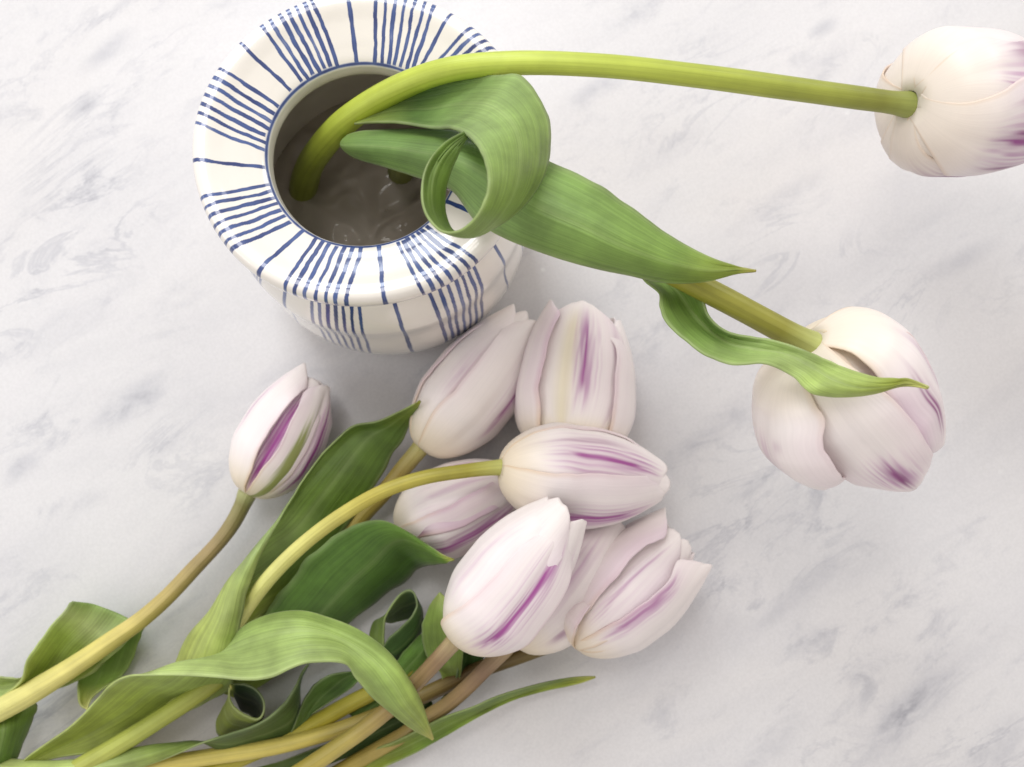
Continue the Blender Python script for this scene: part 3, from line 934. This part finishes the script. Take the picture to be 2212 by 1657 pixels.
# ---- tulip against the vase
t = tulip(C6, -688, 2381, 5, "tulip with cream flower resting against the vase foot and folded dark leaf", GT)
stem(t, C6, [(-688, 2381, 5, 38), (-360, 2182, 5, 38), (-56, 1995, 5, 38), (202, 1808, 5, 38), (389, 1679, 5, 38), (620, 1480, 6, 38), (820, 1200, 7, 38), (930, 1050, 8, 37), (1010, 945, 9, 36), (1100, 850, 11, 36), (1200, 725, 14, 37), (1300, 605, 18, 40), (1325, 570, 19, 46)],
     [(0, '#8E8B40'), (.7, '#9A8A48'), (.9, '#97834A'), (1, '#AEA878')])
leaf(t, C6, [
    [(250, 1830, 9), (300, 1850, 8), (380, 1880, 8)],
    [(380, 1640, 14), (500, 1690, 10), (640, 1720, 8)],
    [(500, 1450, 20), (680, 1560, 14), (820, 1620, 8)],
    [(605, 1322, 24), (800, 1440, 20), (930, 1500, 10)],
    [(740, 1150, 28), (940, 1290, 26), (1090, 1375, 10)],
    [(880, 1042, 31), (1060, 1180, 30), (1225, 1275, 12)],
    [(1010, 984, 33), (1150, 1090, 32), (1305, 1210, 16)],
    [(1110, 976, 35), (1210, 1070, 34), (1340, 1200, 24)],
    [(1230, 1030, 37), (1290, 1095, 37), (1385, 1196, 31)],
    [(1340, 1105, 38), (1370, 1140, 38), (1425, 1190, 36)],
    [(1425, 1158, 38), (1435, 1168, 38), (1452, 1180, 38)],
    [(1466, 1172, 37), (1467, 1173, 37), (1468, 1174, 37)]],
    [(0, '#8FA04A'), (.3, '#5F8A3C'), (.7, '#5A8536'), (.93, '#6F9A3A'), (1, '#C9CC62')],
    colr=[(0, '#8FA04A'), (.3, '#4A7030'), (.7, '#446C2A'), (.93, '#6F9A3A'), (1, '#C9CC62')], nv=23)
flower(t, C5, (232, 640, 19), (640, 128, 20), 178 * .53408, [
    pt(180, s=.95), pt(120, s=.95), pt(-130, s=.95), pt(-14, s=.92, w=.9, fl=1.6, fw=.3, fu=(.25, .8)),
    pt(-66, s=1.0, w=.98, l=1.0, fl=.5, fv=.82, fw=.12, fu=(.3, .75), li=.2, tilt=.0),
    pt(34, s=1.07, w=.98, l=1.0, fl=1.0, fv=.38, fw=.13, fu=(.25, 1.02), li=.15, tilt=-.01)], seed=5)

# ---- upright tulip with the yellow-streaked petal
t = tulip(E1, 900, 1000, 6, "wide tulip flower with yellow-streaked middle petal, second flower beside the vase foot", GT)
stem(t, E1, [(200, 1330, 6, 38), (800, 1060, 7, 38), (1150, 905, 8, 38), (1400, 772, 9, 38), (1650, 632, 10, 37), (1900, 500, 10, 36), (2600, -40, 10, 36), (3100, -700, 9, 36), (3450, -1300, 14, 36), (3590, -1620, 22, 40)],
     [(0, '#A69C3C'), (.4, '#A59A3E'), (.7, '#8C8440'), (1, '#A8A060')])
leaf(t, E1, [
    [(1100, 950, 9), (1130, 935, 10), (1160, 925, 9)],
    [(1180, 800, 13), (1260, 770, 11), (1330, 720, 11)],
    [(1235, 640, 15), (1360, 620, 11), (1520, 590, 11)],
    [(1340, 470, 16), (1500, 490, 11), (1690, 480, 12)],
    [(1480, 370, 16), (1620, 390, 12), (1770, 400, 13)],
    [(1680, 330, 14), (1740, 345, 13), (1830, 370, 13)],
    [(1900, 330, 13), (1910, 335, 13), (1920, 340, 13)]],
    [(0, '#5F7A38'), (.6, '#537A38'), (1, '#5F8A40')])
flower(t, C5, (800, 655, 24), (868, 98, 24), 232 * .53408, [
    pt(180, s=.95), pt(120, s=.95), pt(-120, s=.95),
    pt(-80, s=1.02, w=.98, l=1.04, fl=.5, fv=.1, fw=.12, li=.6, fu=(.2, .9), tilt=.02),
    pt(-3, s=.98, w=1.02, l=1.0, fl=1.0, fv=.18, fw=.12, ye=.42, yv=-.12, fu=(.25, 1.0), li=.4, groove=.05, dab=[(.5, -.8, .22, .12, 1.0), (.55, .8, .25, .06, .8)]),
    pt(84, s=1.1, w=.95, l=.95, fl=.2, fv=.2, li=.25, tilt=.03)],
    prof=[(0, .13), (.05, .42), (.13, .72), (.25, .92), (.40, 1.0), (.6, .96), (.8, .84), (1, .62)], seed=6)

# ---- lilac tulip under the arching stem, pale twisted leaf
t = tulip(DI, 40, 1735, 10, "lilac-tinted tulip lying under the arching stem, with large pale twisted leaf", GT)
stem(t, DI, [(-60, 1790, 10, 42), (80, 1712, 12, 42), (200, 1642, 15, 42), (330, 1563, 17, 40), (468, 1470, 17, 40), (600, 1360, 14, 38), (740, 1245, 12, 36), (830, 1175, 15, 36), (872, 1140, 18, 40)],
     [(0, '#B2B160'), (.4, '#A4AA5A'), (.7, '#8C8840'), (1, '#A09A58')])
leaf(t, C3, [
    [(60, 1460, 12), (100, 1470, 12), (150, 1480, 12)],
    [(150, 1362, 14), (200, 1375, 12), (250, 1385, 12)],
    [(430, 1160, 24), (500, 1220, 12), (580, 1270, 12), (640, 1300, 14)],
    [(590, 990, 33), (700, 1060, 20), (840, 1130, 12), (950, 1165, 14)],
    [(742, 868, 44), (830, 920, 30), (1000, 1000, 14), (1190, 1045, 14)],
    [(900, 856, 52), (900, 838, 47), (1100, 930, 22), (1340, 965, 14)],
    [(1090, 856, 57), (1060, 785, 50), (1190, 840, 30), (1380, 930, 16)],
    [(1300, 866, 59), (1270, 760, 50), (1300, 740, 40), (1400, 860, 22)],
    [(1480, 884, 60), (1440, 760, 52), (1400, 660, 44), (1390, 690, 30)],
    [(1620, 866, 60), (1580, 740, 54), (1500, 590, 46), (1440, 580, 36)],
    [(1740, 825, 60), (1710, 700, 55), (1640, 540, 48), (1590, 500, 40)],
    [(1870, 784, 59), (1860, 670, 55), (1810, 530, 49), (1780, 470, 42)],
    [(2050, 782, 56), (2050, 700, 54), (2000, 590, 50), (1970, 512, 45)],
    [(2140, 880, 48), (2220, 800, 54), (2210, 690, 51), (2160, 590, 46)],
    [(2260, 1010, 40), (2350, 910, 52), (2380, 820, 50), (2330, 720, 46)],
    [(2390, 1120, 34), (2440, 1030, 46), (2480, 960, 46), (2450, 880, 43)],
    [(2480, 1180, 32), (2520, 1140, 38), (2545, 1090, 39), (2530, 1030, 38)],
    [(2545, 1215, 31), (2562, 1203, 33), (2575, 1180, 34), (2570, 1150, 33)],
    [(2596, 1242, 29), (2597, 1241, 29), (2598, 1240, 29), (2599, 1239, 29)]],
    [(0, '#A8B65C'), (.25, '#9CB056'), (.36, '#AEC48C'), (.6, '#A5BE84'), (.85, '#93B060'), (.95, '#A6B85A'), (1, '#D6CF80')],
    colr=[(0, '#A8B65C'), (.3, '#94A84C'), (.5, '#8CAA5E'), (.8, '#9CB976'), (.95, '#A6B85A'), (1, '#D6CF80')], nv=31)
flower(t, C5, (140, 985, 18), (598, 782, 18), 172 * .53408, [
    pt(180, s=.95), pt(120, s=.95), pt(-130, s=.95, li=.9), pt(-5, s=.9, fl=.8, w=1.0, li=.8),
    pt(-50, s=1.02, w=1.3, fl=.3, fv=.3, li=.9, tilt=-.02, dab=[(.2, .85, .1, .15, .9)]),
    pt(40, s=1.05, w=.9, fl=1.2, fv=.15, fw=.16, fu=(.1, .98), li=.8, tilt=.0)], seed=7)

# ---- front tulip of the lower trio
t = tulip(C4, 330, 1620, 12, "plump tulip with ragged tip and broad purple flame, on top of the lower flowers", GT)
stem(t, C4, [(250, 1680, 10, 40), (400, 1590, 13, 40), (560, 1487, 16, 39), (700, 1392, 19, 38), (850, 1288, 23, 37), (1000, 1168, 28, 37), (1150, 1022, 35, 36), (1260, 905, 40, 36), (1350, 805, 44, 40), (1385, 765, 46, 50)],
     [(0, '#B5A24A'), (.4, '#B3A25E'), (.6, '#9A8258'), (.85, '#8A705C'), (1, '#B0A084')])
leaf(t, E2, [
    [(690, 1080, 10), (660, 1060, 9), (590, 1080, 9)],
    [(710, 960, 14), (650, 960, 11), (555, 930, 11)],
    [(720, 860, 18), (620, 860, 20), (480, 850, 16)],
    [(730, 720, 24), (600, 720, 27), (424, 715, 20)],
    [(715, 580, 28), (580, 570, 31), (416, 560, 23)],
    [(655, 430, 30), (570, 430, 32), (468, 425, 25)],
    [(590, 345, 30), (560, 350, 30), (515, 350, 27)],
    [(552, 308, 29), (551, 308, 29), (550, 308, 29)]],
    [(0, '#8CA04E'), (.4, '#7F9E50'), (.8, '#8CA858'), (1, '#A9B878')])
leaf(t, E2, [
    [(-200, 1750, 8), (-60, 1790, 8), (60, 1830, 8)],
    [(0, 1552, 12), (20, 1620, 8), (60, 1700, 9)],
    [(200, 1460, 15), (220, 1530, 9), (255, 1595, 10)],
    [(400, 1360, 18), (420, 1430, 11), (450, 1500, 11)],
    [(600, 1262, 20), (625, 1320, 13), (650, 1385, 12)],
    [(820, 1186, 21), (830, 1225, 14), (830, 1275, 12)],
    [(980, 1115, 20), (990, 1150, 13), (1010, 1185, 11)],
    [(1150, 1060, 18), (1170, 1082, 12), (1180, 1120, 10)],
    [(1320, 1012, 16), (1335, 1032, 11), (1345, 1068, 9)],
    [(1500, 972, 13), (1510, 992, 10), (1515, 1030, 8)],
    [(1640, 958, 11), (1650, 975, 9), (1650, 998, 8)],
    [(1752, 958, 8), (1753, 960, 8), (1754, 962, 8)]],
    [(0, '#9CA63C'), (.3, '#7F9A3E'), (.6, '#5F7F34'), (.85, '#6C8836'), (1, '#B5B95C')],
    colr=[(0, '#9CA63C'), (.3, '#6F9038'), (.6, '#88A040'), (.85, '#9AAC3E'), (1, '#B5B95C')])
flower(t, C5, (380, 1415, 46), (800, 905, 62), 200 * .53408, [
    pt(95, s=1.0, l=.98, fl=.4), pt(-135, s=.88),
    pt(70, s=.95, l=1.04, fl=.3, w=1.0, li=.4), pt(-18, s=.93, l=1.05, w=1.0, fl=.3),
    pt(-70, s=1.0, w=1.3, l=1.0, fl=.2, fv=.3, li=.12, tilt=-.01, lift=0),
    pt(26, s=1.12, w=.9, l=.97, fl=1.15, fv=.08, fw=.2, fu=(.1, 1.0), li=.2, tilt=-.01, groove=.04, wid=[(0, .5), (.08, .86), (.2, 1.06), (.38, 1.02), (.55, .93), (.7, .84), (.82, .72), (.91, .58), (.97, .42), (1, .24)], dab=[(.15, .75, .08, .12, .5)])], seed=8)

# ---- tulip half hidden behind it
t = tulip(E2, -350, 1760, 8, "tulip half hidden behind the plump flower, on a reddish-brown stem", GT)
stem(t, E2, [(-400, 1790, 7, 34), (0, 1560, 9, 34), (300, 1385, 11, 34), (450, 1275, 14, 34), (600, 1178, 16, 34), (750, 1050, 18, 34), (900, 900, 19, 34), (1050, 745, 20, 38), (1120, 660, 20, 44)],
     [(0, '#A6964A'), (.5, '#98805A'), (.8, '#846A5C'), (1, '#B09A80')])
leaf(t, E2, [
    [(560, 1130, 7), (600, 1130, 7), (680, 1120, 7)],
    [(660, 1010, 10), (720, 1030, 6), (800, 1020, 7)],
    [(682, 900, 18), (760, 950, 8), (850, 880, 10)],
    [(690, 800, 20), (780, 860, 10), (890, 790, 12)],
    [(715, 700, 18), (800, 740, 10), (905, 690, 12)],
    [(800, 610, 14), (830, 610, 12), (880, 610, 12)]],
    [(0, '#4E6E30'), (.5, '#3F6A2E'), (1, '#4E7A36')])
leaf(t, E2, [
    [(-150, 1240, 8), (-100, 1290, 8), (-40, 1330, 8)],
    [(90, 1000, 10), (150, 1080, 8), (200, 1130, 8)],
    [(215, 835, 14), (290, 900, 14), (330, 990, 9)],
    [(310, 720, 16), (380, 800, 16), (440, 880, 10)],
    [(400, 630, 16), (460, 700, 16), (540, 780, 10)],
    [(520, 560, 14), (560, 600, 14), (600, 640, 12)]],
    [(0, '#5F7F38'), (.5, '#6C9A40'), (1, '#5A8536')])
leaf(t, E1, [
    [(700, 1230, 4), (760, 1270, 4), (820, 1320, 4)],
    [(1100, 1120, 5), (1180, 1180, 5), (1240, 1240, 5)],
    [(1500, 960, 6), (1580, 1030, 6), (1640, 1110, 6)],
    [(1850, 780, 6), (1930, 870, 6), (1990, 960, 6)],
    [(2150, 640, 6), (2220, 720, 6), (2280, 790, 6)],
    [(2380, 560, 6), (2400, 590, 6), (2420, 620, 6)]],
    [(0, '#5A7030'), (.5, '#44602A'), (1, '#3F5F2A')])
flower(t, C5, (600, 1425, 20), (985, 945, 19), 182 * .53408, [
    pt(180, s=.95), pt(120, s=.95), pt(-120, s=.95), pt(-20, s=.92, fl=.8, w=1.0, li=.5),
    pt(-70, s=1.0, fl=.4, li=.5), pt(42, s=1.05, w=1.3, l=1.02, fl=.3, fv=-.5, fw=.12, li=.3, dab=[(.3, .05, .07, .1, .5), (.5, -.75, .2, .12, .7)])], seed=9)

# ---- open tulip with the torn petal at the right of the bunch
t = tulip(C3, -100, 1480, 8, "tulip with flared petals and torn petal, outermost on a dark brown stem", GT)
stem(t, E1, [(-1600, 1330, 8, 34), (-700, 1240, 9, 34), (0, 1158, 10, 34), (500, 1085, 11, 35), (1000, 1005, 12, 35), (1400, 905, 12, 34), (1750, 790, 11, 34), (2100, 650, 9, 34), (2480, 480, 9, 35), (2800, 330, 12, 36), (3150, 200, 14, 37), (3480, 80, 17, 38), (3640, 30, 19, 40)],
     [(0, '#CDBE70'), (.5, '#C7B668'), (.62, '#93804A'), (.8, '#5F4A30'), (.95, '#6A5A34'), (1, '#8C8450')])
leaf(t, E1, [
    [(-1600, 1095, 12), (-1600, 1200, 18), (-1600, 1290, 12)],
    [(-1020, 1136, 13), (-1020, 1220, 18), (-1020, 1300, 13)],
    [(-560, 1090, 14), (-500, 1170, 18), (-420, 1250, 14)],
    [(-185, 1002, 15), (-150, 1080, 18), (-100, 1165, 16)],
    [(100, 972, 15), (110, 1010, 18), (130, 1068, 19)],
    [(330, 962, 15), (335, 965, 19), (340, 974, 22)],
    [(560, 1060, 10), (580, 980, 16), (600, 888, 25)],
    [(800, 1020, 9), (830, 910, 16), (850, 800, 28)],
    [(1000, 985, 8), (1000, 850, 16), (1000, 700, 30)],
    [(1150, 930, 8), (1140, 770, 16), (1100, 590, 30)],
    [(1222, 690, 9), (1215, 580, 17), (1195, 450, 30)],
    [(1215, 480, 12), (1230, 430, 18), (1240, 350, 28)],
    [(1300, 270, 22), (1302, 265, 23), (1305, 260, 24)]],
    [(0, '#C9D89C'), (.25, '#BCD09A'), (.4, '#7F9A50'), (.55, '#4A6628'), (1, '#2F4E20')],  # far part keyed darker, deep shade among the stems put into the colour
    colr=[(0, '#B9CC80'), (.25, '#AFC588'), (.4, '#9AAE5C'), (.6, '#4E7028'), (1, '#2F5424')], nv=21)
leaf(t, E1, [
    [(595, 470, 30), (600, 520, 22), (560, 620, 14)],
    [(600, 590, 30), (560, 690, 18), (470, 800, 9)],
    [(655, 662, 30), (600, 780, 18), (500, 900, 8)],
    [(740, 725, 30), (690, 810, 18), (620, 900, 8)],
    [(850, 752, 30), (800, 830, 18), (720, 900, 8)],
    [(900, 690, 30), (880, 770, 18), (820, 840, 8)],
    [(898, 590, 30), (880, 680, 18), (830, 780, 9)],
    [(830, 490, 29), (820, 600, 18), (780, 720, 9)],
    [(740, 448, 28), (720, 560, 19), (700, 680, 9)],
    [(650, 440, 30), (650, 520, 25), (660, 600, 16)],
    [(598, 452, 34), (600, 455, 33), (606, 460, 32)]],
    [(0, '#A9B25C'), (.1, '#8C9A48'), (.4, '#7F9040'), (.6, '#24401C'), (.85, '#1C3818'), (.95, '#7F8F40'), (1, '#CFC87C')], nv=17)  # darkest keys paint the shade inside the rolled opening
flower(t, C5, (838, 1425, 20), (1262, 1012, 22), 192 * .53408, [
    pt(115, s=1.0, fl=.3), pt(-120, s=.95), pt(-70, s=1.0, w=1.05, l=1.06, fl=.3, li=.5, op=4),
    pt(-20, s=.95, w=.9, l=1.0, fl=.5, fv=.3, fw=.12, li=.35, dab=[(.3, -.5, .08, .2, .9)]),
    pt(25, s=.86, w=.85, l=1.0, fl=1.0, fv=.35, fw=.12, li=.3),
    pt(70, s=1.02, w=1.0, l=1.02, fl=.9, fv=-.85, fw=.12, fu=(.15, .9), li=.2, op=6, flare=.08),
    pt(-28, s=1.1, w=.42, l=.36, fl=.3, li=.3, flare=.25, wid=[(0, .6), (.3, 1), (.6, .8), (.85, .4), (1, .05)])], seed=10)

# ---- rolled leaf of the half-hidden flower's neighbour
leaf(t, E2, [
    [(118, 722, 20), (70, 700, 14), (10, 660, 9)],
    [(118, 610, 22), (70, 600, 15), (20, 590, 8)],
    [(128, 510, 24), (90, 510, 15), (60, 520, 8)],
    [(172, 415, 25), (165, 480, 15), (165, 540, 5)],
    [(240, 325, 26), (230, 430, 15), (225, 530, 5)],
    [(300, 290, 26), (300, 400, 15), (295, 510, 5)],
    [(350, 308, 26), (368, 380, 17), (365, 470, 6)],
    [(372, 385, 26), (405, 420, 18), (412, 460, 8)],
    [(342, 480, 26), (395, 530, 18), (408, 590, 8)],
    [(265, 565, 25), (330, 640, 18), (360, 700, 8)],
    [(185, 635, 24), (240, 730, 17), (280, 790, 8)],
    [(130, 695, 22), (160, 780, 15), (200, 830, 8)],
    [(100, 760, 18), (110, 800, 14), (120, 840, 9)]],
    [(0, '#7F9A48'), (.25, '#6C8A3C'), (.45, '#3F6230'), (.6, '#456E32'), (.85, '#3F6A2E'), (1, '#456E32')], nv=17)
